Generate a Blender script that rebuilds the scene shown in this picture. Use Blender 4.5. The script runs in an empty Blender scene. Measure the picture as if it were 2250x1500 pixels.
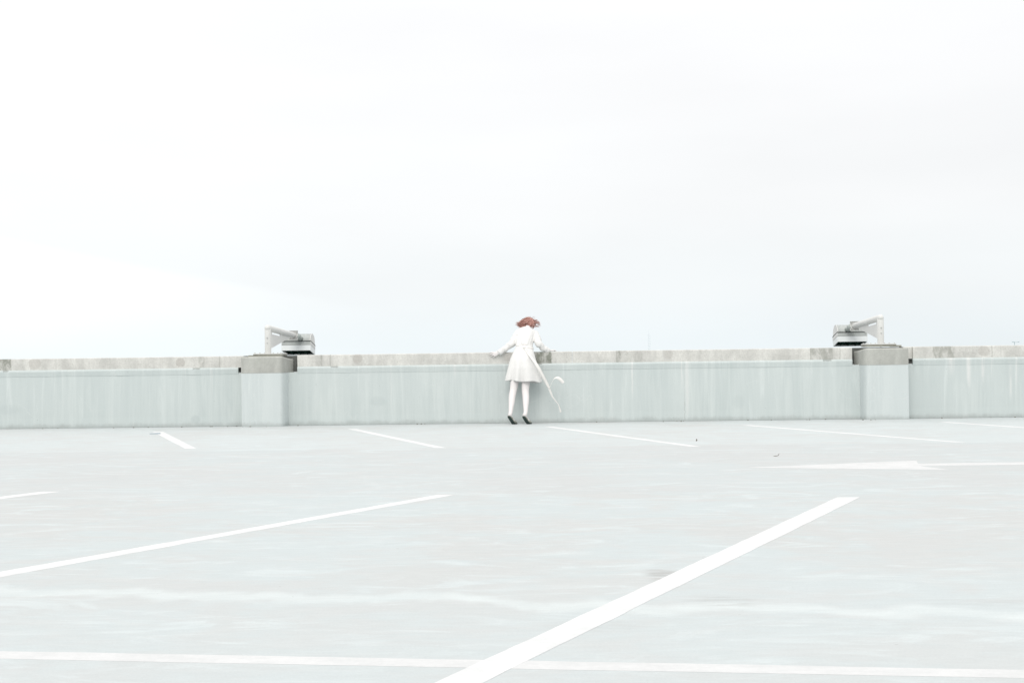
import bpy, bmesh, math, random
from mathutils import Vector, Matrix, noise
R = math.radians
random.seed(7)
scene = bpy.context.scene
COL = scene.collection

# ---------------------------------------------------------------- camera, sky, sun, exposure
YAW = 0.0446326                       # the parapet runs 2.6 degrees off the picture plane
O = Vector((0, 22.1155, 0))           # origin of the parapet's own frame: u along it, v away from the camera
ROT = Matrix.Rotation(-YAW, 4, 'Z')
cam = bpy.data.cameras.new('camera'); co = bpy.data.objects.new('camera', cam); COL.objects.link(co)
cam.sensor_width = 36; cam.lens = 50; cam.clip_end = 20000; cam.clip_start = 0.1
r_ = Vector((0.999905924, 0.000121651, -0.013715957)); u_ = Vector((0.0137165, -0.0088681, 0.9998666)); f_ = Vector((0, 0.99996067, 0.00886894))
m = Matrix((r_, u_, -f_)).transposed().to_4x4(); m.translation = (0, 0, 1.07)
co.matrix_world = m
scene.camera = co

SUN_EL, SUN_ROT = R(44), R(150)
world = bpy.data.worlds.new('World'); scene.world = world; world.use_nodes = True
wn = world.node_tree; wn.nodes.clear()
def W(t, **k):
    n = wn.nodes.new(t)
    for a, b in k.items(): setattr(n, a, b)
    return n
wo = W('ShaderNodeOutputWorld'); bg = W('ShaderNodeBackground'); sky = W('ShaderNodeTexSky', sky_type='NISHITA', sun_disc=False, sun_elevation=SUN_EL, sun_rotation=SUN_ROT)
sky.air_density = 1.0; sky.dust_density = 3.0
tc = W('ShaderNodeTexCoord'); sep = W('ShaderNodeSeparateXYZ'); wn.links.new(tc.outputs['Generated'], sep.inputs[0])
ramp = W('ShaderNodeValToRGB'); ramp.color_ramp.interpolation = 'EASE'     # luminance of the overcast layer against height
cr = ramp.color_ramp
cr.elements[0].position = 0.0; cr.elements[0].color = (.530, .568, .583, 1)
cr.elements[1].position = 1.0; cr.elements[1].color = (.90, .90, .89, 1)
for p, c in ((.05, (.555, .575, .583)), (.11, (.574, .580, .584)), (.2, (.598, .599, .602)), (.45, (.76, .76, .76))):
    e = cr.elements.new(p); e.color = c + (1,)
wn.links.new(sep.outputs['Z'], ramp.inputs[0])
# cloud texture: broad soft layers
mp = W('ShaderNodeMapping'); mp.inputs['Scale'].default_value = (1.6, 1.6, 7.0); mp.inputs['Rotation'].default_value = (0, R(9), 0)
wn.links.new(tc.outputs['Generated'], mp.inputs[0])
cn = W('ShaderNodeTexNoise'); cn.inputs['Scale'].default_value = 1.7; cn.inputs['Detail'].default_value = 4; cn.inputs['Roughness'].default_value = .45
wn.links.new(mp.outputs[0], cn.inputs['Vector'])
cm = W('ShaderNodeMapRange'); cm.inputs[1].default_value = .3; cm.inputs[2].default_value = .7; cm.inputs[3].default_value = .975; cm.inputs[4].default_value = 1.045
wn.links.new(cn.outputs['Fac'], cm.inputs[0])
# slightly brighter veil towards the left, where the sun stands behind the cloud
lx = W('ShaderNodeMapRange'); lx.interpolation_type = 'SMOOTHSTEP'; lx.inputs[1].default_value = -.42; lx.inputs[2].default_value = .42; lx.inputs[3].default_value = 1.05; lx.inputs[4].default_value = .985
wn.links.new(sep.outputs['X'], lx.inputs[0])
mu = W('ShaderNodeMath', operation='MULTIPLY'); wn.links.new(cm.outputs[0], mu.inputs[0]); wn.links.new(lx.outputs[0], mu.inputs[1])
# a brighter break low on the left: its upper rim is a straight cloud edge sloping down to the right
def wmath(op, a, b):
    n = W('ShaderNodeMath', operation=op)
    for i, q in enumerate((a, b)):
        if hasattr(q, 'links'): wn.links.new(q, n.inputs[i])
        else: n.inputs[i].default_value = q
    return n.outputs[0]
def wss(v, a, b, lo, hi):
    n = W('ShaderNodeMapRange', interpolation_type='SMOOTHSTEP'); wn.links.new(v, n.inputs[0])
    for i, q in enumerate((a, b, lo, hi)): n.inputs[i + 1].default_value = q
    return n.outputs[0]
rim = wmath('ADD', wmath('ADD', sep.outputs['Z'], wmath('MULTIPLY', sep.outputs['X'], .215)), wmath('MULTIPLY', cn.outputs['Fac'], .012))
gap = wmath('MULTIPLY', wmath('MULTIPLY', wss(rim, 0.0115, .0185, 1, 0), wss(sep.outputs['X'], -.24, -.05, 1, 0)), wss(sep.outputs['Z'], .0, .035, .55, 1))
mu3 = wmath('MULTIPLY', mu.outputs[0], wmath('ADD', wmath('MULTIPLY', gap, .05), 1.0))
mu2 = W('ShaderNodeMath', operation='MULTIPLY'); mu2.inputs[1].default_value = 16.0; wn.links.new(mu3, mu2.inputs[0])
vm = W('ShaderNodeVectorMath', operation='SCALE'); wn.links.new(ramp.outputs[0], vm.inputs[0]); wn.links.new(mu2.outputs[0], vm.inputs['Scale'])
mx = W('ShaderNodeMix', data_type='RGBA'); mx.inputs[0].default_value = .95
wn.links.new(sky.outputs[0], mx.inputs[6]); wn.links.new(vm.outputs[0], mx.inputs[7])
wn.links.new(mx.outputs[2], bg.inputs[0]); bg.inputs[1].default_value = 0.1
wn.links.new(bg.outputs[0], wo.inputs[0])

sun = bpy.data.lights.new('sun', 'SUN'); so = bpy.data.objects.new('sun', sun); COL.objects.link(so)
sun.energy = 1.1; sun.angle = R(35); sun.color = (1, .97, .92)
sd = Vector((-math.cos(SUN_EL) * .22, -math.cos(SUN_EL) * .975, math.sin(SUN_EL)))     # direction towards the sun: high, behind and left of the camera
so.rotation_euler = sd.to_track_quat('Z', 'Y').to_euler()
sky.sun_rotation = math.atan2(sd.x, sd.y)
scene.view_settings.view_transform = 'Standard'; scene.view_settings.look = 'None'
scene.view_settings.exposure = 0.08; scene.view_settings.gamma = 1

# ---------------------------------------------------------------- materials
def lin(rgb, g=1.0):
    return tuple((((c / 255 + .055) / 1.055) ** 2.4 if c > 10 else c / 255 / 12.92) * g for c in rgb) + (1,)
class Mat:
    def __init__(s, name, rough=.8, spec=.3):
        s.m = bpy.data.materials.new(name); s.m.use_nodes = True; s.nt = s.m.node_tree
        s.b = s.nt.nodes['Principled BSDF']; s.b.inputs['Roughness'].default_value = rough
        s.b.inputs['Specular IOR Level'].default_value = spec
        s.tc = s.nt.nodes.new('ShaderNodeTexCoord'); s.sep = None
    def n(s, t, **k):
        x = s.nt.nodes.new(t)
        for a, b in k.items(): setattr(x, a, b)
        return x
    def put(s, sock, v):
        if hasattr(v, 'links'): s.nt.links.new(v, sock)
        else: sock.default_value = v
    def obj(s): return s.tc.outputs['Object']
    def map(s, sc, vec=None, loc=(0, 0, 0), rot=(0, 0, 0)):
        x = s.n('ShaderNodeMapping'); x.inputs['Scale'].default_value = sc; x.inputs['Location'].default_value = loc; x.inputs['Rotation'].default_value = rot
        s.nt.links.new(vec or s.obj(), x.inputs[0]); return x.outputs[0]
    def noise(s, scale, detail=3, rough=.55, sc=(1, 1, 1), dist=0, loc=(0, 0, 0), rot=(0, 0, 0)):
        x = s.n('ShaderNodeTexNoise'); x.inputs['Scale'].default_value = scale; x.inputs['Detail'].default_value = detail
        x.inputs['Roughness'].default_value = rough; x.inputs['Distortion'].default_value = dist
        s.nt.links.new(s.map(sc, loc=loc, rot=rot), x.inputs['Vector']); return x.outputs['Fac']
    def xyz(s, i):
        if not s.sep:
            s.sep = s.n('ShaderNodeSeparateXYZ'); s.nt.links.new(s.obj(), s.sep.inputs[0])
        return s.sep.outputs[i]
    def ss(s, v, a, b, lo=0., hi=1.):
        x = s.n('ShaderNodeMapRange', interpolation_type='SMOOTHSTEP')
        for i, q in enumerate((v, a, b, lo, hi)): s.put(x.inputs[i], q)
        return x.outputs[0]
    def math(s, op, a, b=0.):
        x = s.n('ShaderNodeMath', operation=op); s.put(x.inputs[0], a); s.put(x.inputs[1], b); return x.outputs[0]
    def mul(s, *v):
        r = v[0]
        for q in v[1:]: r = s.math('MULTIPLY', r, q)
        return r
    def box(s, v, a, b, soft):          # 1 between a and b
        return s.mul(s.ss(v, a - soft, a + soft), s.ss(v, b - soft, b + soft, 1., 0.))
    def mix(s, f, a, b, mode='MIX'):
        x = s.n('ShaderNodeMix', data_type='RGBA', blend_type=mode); s.put(x.inputs[0], f); s.put(x.inputs[6], a); s.put(x.inputs[7], b); return x.outputs[2]
    def grey(s, v):
        x = s.n('ShaderNodeCombineColor')
        for i in range(3): s.put(x.inputs[i], v)
        return x.outputs[0]
    def done(s, color, bump=None, strength=.2, dist=.01):
        s.put(s.b.inputs['Base Color'], color)
        if bump is not None:
            x = s.n('ShaderNodeBump'); x.inputs['Strength'].default_value = strength; x.inputs['Distance'].default_value = dist
            s.nt.links.new(bump, x.inputs['Height']); s.nt.links.new(x.outputs[0], s.b.inputs['Normal'])
        return s.m

def deck_material():
    M = Mat('painted deck coating', .75, .25)
    g = .625
    cool, warm, pale, grey = lin((226, 234, 235), g), lin((226, 228, 227), g), lin((239, 247, 248), g), lin((214, 217, 217), g)
    v = M.xyz(1); u = M.xyz(0)
    n1 = M.noise(.42, 6, .62, (1, 1.15, 1), .6)                      # broad cloudy patches of worn coating
    n2 = M.noise(1.7, 6, .62, (.8, 1.1, 1), 1.3, loc=(4, 3, 0))
    n3 = M.noise(5.5, 5, .65, (.6, 1.2, 1), 1.0, loc=(1, 9, 0))         # squeegee strokes along the bays
    a = M.ss(M.math('ADD', M.mul(n1, .45), M.math('ADD', M.mul(n2, .38), M.mul(n3, .20))), .44, .585)
    c = M.mix(a, warm, cool)
    # the driving aisle has a greyer, warmer coat with a straight edge
    aisle = M.box(M.math('ADD', v, M.mul(M.math('SUBTRACT', n3, .5), .25)), -11.25, -5.72, .12)
    c = M.mix(M.mul(aisle, M.ss(n1, .34, .6, .75, .25)), c, lin((225, 228, 228), g))
    far = M.ss(v, -5.9, -5.6)
    c = M.mix(M.mul(far, M.ss(n2, .4, .62, .15, .75)), c, lin((234, 240, 240), g))
    near = M.ss(v, -13.5, -17.5)
    c = M.mix(M.mul(near, .45), c, lin((229, 236, 237), g))
    # pale streaks left by the roller
    st = M.ss(M.noise(1.9, 6, .66, (.6, 1.35, 1), 2.0, loc=(7, 0, 2)), .50, .70)
    c = M.mix(M.mul(st, .7), c, pale)
    st2 = M.ss(M.noise(4.0, 5, .6, (.4, 1.6, 1), 1.6, loc=(-3, 5, 2)), .60, .73)
    c = M.mix(M.mul(st2, .3), c, lin((244, 250, 250), g))
    # a dried tide mark wandering along the near bays
    wob = M.math('ADD', M.math('ADD', v, M.mul(u, .165)), M.mul(M.math('SUBTRACT', M.noise(1.6, 4, .5, (1, .2, 1)), .5), .95))
    tide = M.box(wob, -15.93, -15.74, .07)
    c = M.mix(M.mul(tide, M.ss(n2, .3, .6, 1., .55)), c, lin((243, 250, 250), g))
    # scuffs beside the near line
    for (x, y, rx, ry, k) in ((1.40, -15.22, .13, .30, .75), (1.62, -15.95, .22, .22, .38), (1.05, -16.5, .25, .16, .2), (2.7, -16.0, .5, .12, .18)):
        d = M.n('ShaderNodeVectorMath', operation='LENGTH')
        M.nt.links.new(M.map((1 / rx, 1 / ry, 0), loc=(-x / rx, -y / ry, 0)), d.inputs[0])
        msk = M.mul(M.ss(d.outputs['Value'], .25, 1.05, 1., 0.), M.ss(M.noise(5, 5, .7, (.5, 2.5, 1), 1), .36, .62))
        c = M.mix(M.mul(msk, k), c, lin((186, 183, 180), g))
    # seams: chalk line at the head of the near bays and the cove along the parapet
    for v0, w, k in ((-11.23, .03, .5), (-.62, .05, .35), (-5.7, .02, .2), (-13.2, .04, .2)):
        wv = M.math('ADD', v, M.mul(M.math('SUBTRACT', n2, .5), .05))
        c = M.mix(M.mul(M.box(wv, v0 - w, v0 + w, w * .7), M.ss(n3, .4, .6), k), c, pale)
    # grime gathered along the foot of the parapet
    foot = M.mul(M.ss(v, -.30, -.02), M.ss(M.noise(9, 5, .7, (.6, 2, 1)), .38, .62))
    c = M.mix(M.mul(foot, .35), c, lin((190, 190, 186), g))
    # grit and fine grain
    gr = M.noise(90, 3, .7); c = M.mix(1., c, M.grey(M.ss(gr, .25, .75, .965, 1.035)), 'MULTIPLY')
    gr2 = M.noise(14, 4, .7, (.5, 1.6, 1)); c = M.mix(1., c, M.grey(M.ss(gr2, .3, .7, .975, 1.022)), 'MULTIPLY')
    pit = M.ss(M.noise(26, 2, .5, loc=(3, 3, 3)), .745, .79); c = M.mix(M.mul(pit, .35), c, lin((150, 148, 142), g))
    M.put(M.b.inputs['Roughness'], M.ss(n2, .3, .7, .62, .85))
    return M.done(c, M.math('ADD', M.mul(gr, .4), M.mul(n2, .6)), .12, .01)

def wall_material(name='painted parapet concrete', light=0.0, seed=0):
    M = Mat(name, .85, .2)
    g = .795
    u, z = M.xyz(0), M.xyz(2)
    base, pale, dull = lin((210, 218, 217), g), lin((220, 227, 225), g), lin((202, 211, 210), g)
    s1 = M.noise(1.0, 5, .7, (3.2, 1, .28), .5, loc=(seed, 0, 0))          # run-down streaks
    s2 = M.noise(1.0, 4, .65, (11, 1, .6), 1.0, loc=(seed * 2 + 3, 0, 0))
    p = M.noise(1.3, 4, .6, loc=(seed, 5, 1))
    c = M.mix(M.ss(M.math('ADD', M.mul(s1, .55), M.mul(s2, .45)), .37, .62), dull, pale)
    c = M.mix(M.ss(p, .35, .65, .2, .75), c, base)
    c = M.mix(M.mul(M.ss(s2, .56, .72), M.ss(p, .4, .6, .2, .8), .6), c, lin((230, 236, 235), g))
    if light: c = M.mix(light, c, lin((228, 234, 235), g))
    # whitish lime runs starting under the drip edge
    wob = M.mul(M.math('SUBTRACT', M.noise(1, 3, .6, (3, 1, 7)), .5), .03)
    runs = ((-5.15, .03, .42, .5), (-4.72, .02, .5, .5), (2.62, .012, .55, .8), (2.70, .035, .12, .55), (7.0, .035, .52, .9), (6.74, .06, .70, .9), (7.22, .03, .55, .8), (7.36, .02, .6, .6),
            (7.62, .05, .38, .85), (7.74, .03, .5, .7), (-1.9, .012, .3, .35), (1.86, .014, .44, .8), (3.62, .01, .74, .7), (4.28, .012, .74, .7), (-.9, .02, .73, .5), (-.72, .015, .73, .5))
    for (x, w, z0, k) in runs:
        uu = M.math('ADD', u, wob); w *= .7
        msk = M.mul(M.box(uu, x - w, x + w, w * 1.1), M.ss(M.math('ADD', z, M.mul(s2, .35)), z0 + .05, z0 + .38), M.ss(s2, .38, .58, .1, 1.))
        c = M.mix(M.mul(msk, k), c, lin((235, 236, 234), g))
    # vertical crack and rust tinge
    ck = M.box(M.math('ADD', u, M.mul(M.math('SUBTRACT', M.noise(9, 4, .6), .5), .06)), 2.655, 2.662, .004)
    c = M.mix(M.mul(ck, M.ss(z, .5, .2, .25, .6)), c, lin((165, 165, 160), g))
    # hairline crazing
    vo = M.n('ShaderNodeTexVoronoi', feature='DISTANCE_TO_EDGE'); vo.inputs['Scale'].default_value = 1.5
    wv = M.n('ShaderNodeVectorMath', operation='ADD'); nn = M.n('ShaderNodeTexNoise'); nn.inputs['Scale'].default_value = 4
    M.nt.links.new(M.obj(), nn.inputs['Vector'])
    sc = M.n('ShaderNodeVectorMath', operation='SCALE'); sc.inputs['Scale'].default_value = .35; M.nt.links.new(nn.outputs['Color'], sc.inputs[0])
    M.nt.links.new(M.map((1, 1, 1.3)), wv.inputs[0]); M.nt.links.new(sc.outputs[0], wv.inputs[1]); M.nt.links.new(wv.outputs[0], vo.inputs['Vector'])
    cz = M.mul(M.ss(vo.outputs['Distance'], .002, .008, 1., 0.), M.ss(M.noise(1.3, 3, .5, loc=(9, 0, 0)), .54, .62))
    c = M.mix(M.mul(cz, .35), c, lin((232, 236, 235), g))
    # a lighter repaint strip low down, then grime at the foot
    c = M.mix(M.mul(M.ss(M.math('ADD', z, wob), .165, .16), .18), c, lin((218, 227, 226), g))
    foot = M.mul(M.ss(M.math('ADD', z, M.mul(M.math('SUBTRACT', M.noise(5, 5, .7, (1, 1, .5)), .5), .16)), .085, .0), .62)
    c = M.mix(foot, c, lin((176, 182, 180), g))
    for (a, b_) in ((-8.06, -7.97), (-5.02, -4.91), (-2.84, -2.73), (4.79, 4.92), (.34, .46)):      # chips out of the ledge
        e = M.mul(M.math('SUBTRACT', M.noise(30, 3, .6), .5), .05)
        c = M.mix(M.mul(M.box(M.math('ADD', u, e), a, b_, .01), M.ss(M.math('ADD', z, e), .892, .900), .75), c, lin((160, 164, 160), g))
    # roundish damp patches
    for (x, zz, rx, rz, k) in ((-2.1, .36, .16, .09, .22), (-4.99, .11, .09, .08, .35), (-8.0, .3, .3, .1, .2), (3.5, .3, .12, .12, .15)):
        d = M.n('ShaderNodeVectorMath', operation='LENGTH'); M.nt.links.new(M.map((1 / rx, 0, 1 / rz), loc=(-x / rx, 0, -zz / rz)), d.inputs[0])
        c = M.mix(M.mul(M.ss(M.math('ADD', d.outputs['Value'], M.mul(M.math('SUBTRACT', p, .5), 1.2)), .5, 1.1, 1., 0.), k), c, lin((184, 194, 194), g))
    dots = M.ss(M.noise(34, 1, .3, loc=(2, 2, 5)), .79, .82); c = M.mix(M.mul(dots, .5), c, lin((140, 145, 142), g))
    gr = M.noise(70, 3, .7); c = M.mix(1., c, M.grey(M.ss(gr, .25, .75, .955, 1.04)), 'MULTIPLY')
    return M.done(c, M.math('ADD', gr, M.mul(cz, -1.5)), .15, .006)

def concrete_material(name, col, stains=(), discs=(), grain=.10, g=.88, streak=.28, joints=()):
    M = Mat(name, .9, .2)
    u, z = M.xyz(0), M.xyz(2)
    n1 = M.noise(3.2, 5, .6, (1, 1, .6)); n2 = M.noise(1, 4, .6, (9, 1, 1.2), .3); n3 = M.noise(38, 4, .75)
    lo = tuple(x * .93 for x in col); hi = tuple(min(255, x * 1.045) for x in col)
    c = M.mix(M.ss(M.math('ADD', M.mul(n1, 1 - streak), M.mul(n2, streak)), .36, .64), lin(lo, g), lin(hi, g))
    for (a, b, k, fill) in stains:                      # weathered blocks where old brackets were patched
        e = M.mul(M.math('SUBTRACT', M.noise(16, 3, .6), .5), .05)
        msk = M.box(M.math('ADD', u, e), a, b, .012)
        tex = M.ss(M.noise(1, 5, .72, (11, 1, 6), .5, loc=(a * 3, 0, 0)), .34, .60)
        c = M.mix(M.mul(msk, M.math('MAXIMUM', M.mul(tex, 1.), fill), k), c, lin((126, 129, 118), g))
    for (x, zz, r, k) in discs:
        d = M.n('ShaderNodeVectorMath', operation='LENGTH'); M.nt.links.new(M.map((1 / r, 0, 1 / (r * .9)), loc=(-x / r, 0, -zz / (r * .9))), d.inputs[0])
        c = M.mix(M.mul(M.ss(M.math('ADD', d.outputs['Value'], M.mul(M.math('SUBTRACT', n3, .5), .5)), .8, 1., 1., 0.), k), c, lin((188, 184, 178), g))
    for x in joints:
        e = M.mul(M.math('SUBTRACT', M.noise(12, 3, .6), .5), .03)
        c = M.mix(M.mul(M.box(M.math('ADD', u, e), x - .006, x + .006, .006), .5), c, lin((150, 150, 142), g))
    sp = M.ss(M.noise(60, 2, .6, loc=(5, 5, 5)), .60, .70); c = M.mix(M.mul(sp, .45), c, lin((165, 164, 156), g))
    c = M.mix(1., c, M.grey(M.ss(n3, .25, .75, 1 - grain, 1 + grain * .7)), 'MULTIPLY')
    c = M.mix(1., c, M.grey(M.ss(M.noise(120, 2, .6), .25, .75, 1 - grain * .6, 1 + grain * .5)), 'MULTIPLY')
    return M.done(c, n3, .3, .006)

def plain(name, rgb, g=.8, rough=.6, spec=.4, var=.06, scale=8, metal=0.):
    M = Mat(name, rough, spec); M.b.inputs['Metallic'].default_value = metal
    n = M.noise(scale, 4, .6); c = M.mix(1., lin(rgb, g), M.grey(M.ss(n, .3, .7, 1 - var, 1 + var)), 'MULTIPLY')
    return M.done(c, M.noise(scale * 12, 2), .05, .002)

m_deck = deck_material()
m_wall = wall_material()
m_pillar = wall_material('painted pillar concrete', .35, 11)
def paint_material(name, lo, hi):
    M = Mat(name, .75, .25)
    n = M.noise(3, 6, .65); n2 = M.noise(45, 3, .7); n3 = M.noise(14, 4, .7, (.6, 1.4, 1))
    c = M.mix(M.ss(M.math('ADD', M.mul(n, .5), M.math('ADD', M.mul(n2, .2), M.mul(n3, .3))), .40, .60), (lo, lo * 1.01, lo * 1.01, 1), (hi, hi, hi, 1))
    c = M.mix(M.mul(M.ss(n3, .60, .72), M.ss(n, .45, .62), .6), c, (.50, .525, .525, 1))       # thin worn spots showing the coating
    return M.done(c, n2, .1, .004)
m_paint = paint_material('white road paint', .60, .68); m_paint_worn = paint_material('worn white road paint', .555, .62)
m_coping = concrete_material('bare coping concrete', (214, 213, 208),
    stains=((-8.2, -7.93, .75, .25), (-4.93, -4.84, .4, .1), (.30, .61, .9, .38), (4.60, 4.94, .5, .10), (6.46, 6.79, .5, .06), (-3.0, -2.98, .5, .1), (1.62, 1.68, .5, .1), (1.62, 2.02, .22, .0)),
    discs=((-7.55, 1.015, .11, .5), (-5.22, 1.01, .085, .65), (-2.42, 1.03, .085, .6), (2.42, 1.03, .08, .3), (7.24, 1.02, .10, .5), (-.06, 1.03, .09, .5)),
    joints=(-4.6, -2.85, 5.05, 7.36, 1.62, -7.93, 4.6))
m_cap = concrete_material('grey pillar cap concrete', (194, 195, 189), grain=.06, streak=.3, g=.79)
m_dark = concrete_material('concrete with painted shade', (136, 138, 134), grain=.08, g=.42)  # shade of the recesses is put into this dark colour; the slab shares it
m_grout = concrete_material('grout pad', (170, 170, 160), grain=.1, g=.8)
m_mortar = plain('joint sealant', (232, 234, 233), .8, .8, .2)
m_steel = plain('pale grey painted steel', (221, 221, 218), .86, .45, .45, .03, 5)
m_fin = plain('grey finned aluminium', (212, 216, 214), .80, .5, .4, .05, 9)
m_white = plain('white enamel panel', (228, 232, 232), .9, .35, .45, .02, 5)
m_seal = plain('dark rubber seam', (70, 74, 72), .8, .7, .3)
m_teal = plain('dull green coupling', (188, 196, 192), .8, .5, .4)
m_glass = plain('dark green glass', (22, 36, 33), .7, .7, 0.)
m_louv = plain('green louvre bar', (58, 84, 76), .7, .7, 0.)
m_zinc = plain('zinc bolt', (200, 202, 200), .8, .4, .5)

# ---------------------------------------------------------------- mesh helpers
def mesh_obj(name, bm, mat, parent=None, smooth=False, loc=None):
    me = bpy.data.meshes.new(name); bmesh.ops.recalc_face_normals(bm, faces=bm.faces[:]); bm.to_mesh(me); bm.free()
    o = bpy.data.objects.new(name, me); COL.objects.link(o)
    if mat: me.materials.append(mat)
    if smooth:
        for p in me.polygons: p.use_smooth = True
    if parent: o.parent = parent
    if loc is not None: o.location = loc
    return o
def thing(name, label, cat, base, group=None, world=False):
    o = bpy.data.objects.new(name, None); COL.objects.link(o); o.empty_display_size = .2
    o.location = Vector(base) if world else O + (ROT @ Vector(base))
    o.rotation_euler = (0, 0, 0 if world else -YAW)
    o['label'] = label; o['category'] = cat
    if group: o['group'] = group
    return o
def tag(o, label, cat, group=None):
    o['label'] = label; o['category'] = cat
    if group: o['group'] = group
    return o
def structure(o, label, cat):
    o['kind'] = 'structure'; o['label'] = label; o['category'] = cat; return o
def place(o, base):
    o.location = O + (ROT @ Vector(base)); o.rotation_euler = (0, 0, -YAW); return o

def box(bm, a, b, bevel=0.0):
    x0, y0, z0 = a; x1, y1, z1 = b
    vs = [bm.verts.new(p) for p in ((x0, y0, z0), (x1, y0, z0), (x1, y1, z0), (x0, y1, z0), (x0, y0, z1), (x1, y0, z1), (x1, y1, z1), (x0, y1, z1))]
    fs = [bm.faces.new([vs[i] for i in q]) for q in ((0, 3, 2, 1), (4, 5, 6, 7), (0, 1, 5, 4), (1, 2, 6, 5), (2, 3, 7, 6), (3, 0, 4, 7))]
    if bevel:
        es = list({e for f in fs for e in f.edges})
        bmesh.ops.bevel(bm, geom=es, offset=bevel, segments=2, affect='EDGES', profile=.6)
def skin_rings(bm, rings, close=True):
    vr = [[bm.verts.new(p) for p in r] for r in rings]
    n = len(vr[0])
    for a, b in zip(vr, vr[1:]):
        for i in range(n):
            bm.faces.new((a[i], a[(i + 1) % n], b[(i + 1) % n], b[i]))
    if close:
        bm.faces.new(vr[0][::-1]); bm.faces.new(vr[-1])
    return vr
def frames(pts):
    pts = [Vector(p) for p in pts]; out = []; ref = None
    for i, p in enumerate(pts):
        t = (pts[min(i + 1, len(pts) - 1)] - pts[max(i - 1, 0)]).normalized()
        if ref is None:
            ref = t.orthogonal().normalized()
        ref = (ref - t * ref.dot(t)).normalized()
        out.append((p, t, ref, t.cross(ref)))
    return out
def tube(bm, pts, radii, n=12, dome=True, ref=None, flat=None):
    """round tapered tube with rounded ends; flat: list of (a, b) factors along / across ref"""
    P = [Vector(p) for p in pts]; rr = list(radii); ff = list(flat) if flat else [(1, 1)] * len(P)
    if dome:
        t0 = (P[0] - P[1]).normalized(); t1 = (P[-1] - P[-2]).normalized()
        pre = [(P[0] + t0 * rr[0] * math.sin(a), max(rr[0] * math.cos(a), 1e-4), ff[0]) for a in (R(84), R(60), R(32))]
        post = [(P[-1] + t1 * rr[-1] * math.sin(a), max(rr[-1] * math.cos(a), 1e-4), ff[-1]) for a in (R(32), R(60), R(84))]
        P = [q[0] for q in pre] + P + [q[0] for q in post]; rr = [q[1] for q in pre] + rr + [q[1] for q in post]; ff = [q[2] for q in pre] + ff + [q[2] for q in post]
    rings = []; rf = Vector(ref) if ref else None
    for i, p in enumerate(P):
        t = (P[min(i + 1, len(P) - 1)] - P[max(i - 1, 0)]).normalized()
        if rf is None: rf = t.orthogonal()
        a = (rf - t * rf.dot(t)).normalized(); b = t.cross(a); rf = a if not ref else Vector(ref)
        rings.append([p + a * (math.cos(k * 2 * math.pi / n) * rr[i] * ff[i][0]) + b * (math.sin(k * 2 * math.pi / n) * rr[i] * ff[i][1]) for k in range(n)])
    skin_rings(bm, rings)
def smooth_pts(pts, vals, k=6):
    """Catmull-Rom through the points, with values alongside"""
    P = [Vector(p) for p in pts]; out = []; ov = []
    for i in range(len(P) - 1):
        p0, p1, p2, p3 = P[max(i - 1, 0)], P[i], P[i + 1], P[min(i + 2, len(P) - 1)]
        for j in range(k):
            t = j / k
            out.append(.5 * ((2 * p1) + (p2 - p0) * t + (2 * p0 - 5 * p1 + 4 * p2 - p3) * t * t + (3 * p1 - p0 - 3 * p2 + p3) * t ** 3))
            ov.append(vals[i] * (1 - t) + vals[i + 1] * t)
    out.append(P[-1]); ov.append(vals[-1])
    return out, ov
def ellipsoid(bm, c, r, M=None, seg=20, ring=14):
    rings = []
    for i in range(1, ring):
        a = math.pi * i / ring
        rings.append([Vector((r[0] * math.sin(a) * math.cos(b), r[1] * math.sin(a) * math.sin(b), r[2] * math.cos(a))) for b in (2 * math.pi * k / seg for k in range(seg))])
    rings = [[Vector(c) + (M @ p if M else p) for p in q] for q in rings]
    skin_rings(bm, rings)
def remesh(o, voxel, it=4, fac=.5):
    a = o.modifiers.new('remesh', 'REMESH'); a.mode = 'VOXEL'; a.voxel_size = voxel; a.use_smooth_shade = True
    if it:
        b = o.modifiers.new('smooth', 'SMOOTH'); b.factor = fac; b.iterations = it
    bpy.context.view_layer.update()
    dg = bpy.context.evaluated_depsgraph_get()
    me = bpy.data.meshes.new_from_object(o.evaluated_get(dg)); old = o.data; mats = [x for x in old.materials]
    o.modifiers.clear(); o.data = me
    me.materials.clear()
    for x in mats: me.materials.append(x)
    for p in me.polygons: p.use_smooth = True
    return o

# ---------------------------------------------------------------- ground and deck
bm = bmesh.new()
bmesh.ops.create_grid(bm, x_segments=2, y_segments=2, size=6000)
M = Mat('street level ground with painted haze', .9, .2)  # distance haze is put into the pale ground colour
o = mesh_obj('ground', bm, M.done(M.mix(M.ss(M.noise(.01, 5), .35, .65), (.42, .44, .44, 1), (.50, .52, .52, 1))), loc=(0, 0, -14))
structure(o, 'pale street level ground far below the parking deck', 'ground')
bm = bmesh.new()
vs = [bm.verts.new(p) for p in ((-70, -62, 0), (70, -62, 0), (70, .55, 0), (-70, .55, 0))]
bm.faces.new(vs)
deck = place(mesh_obj('parking_deck', bm, m_deck), (0, 0, 0))
structure(deck, 'pale grey coated parking deck floor with worn streaks', 'parking deck')
bm = bmesh.new(); box(bm, (-70, -62, -.6), (70, .55, -.01))
slab = place(mesh_obj('deck_slab', bm, m_dark), (0, 0, 0)); structure(slab, 'concrete slab carrying the parking deck surface', 'slab')

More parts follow.
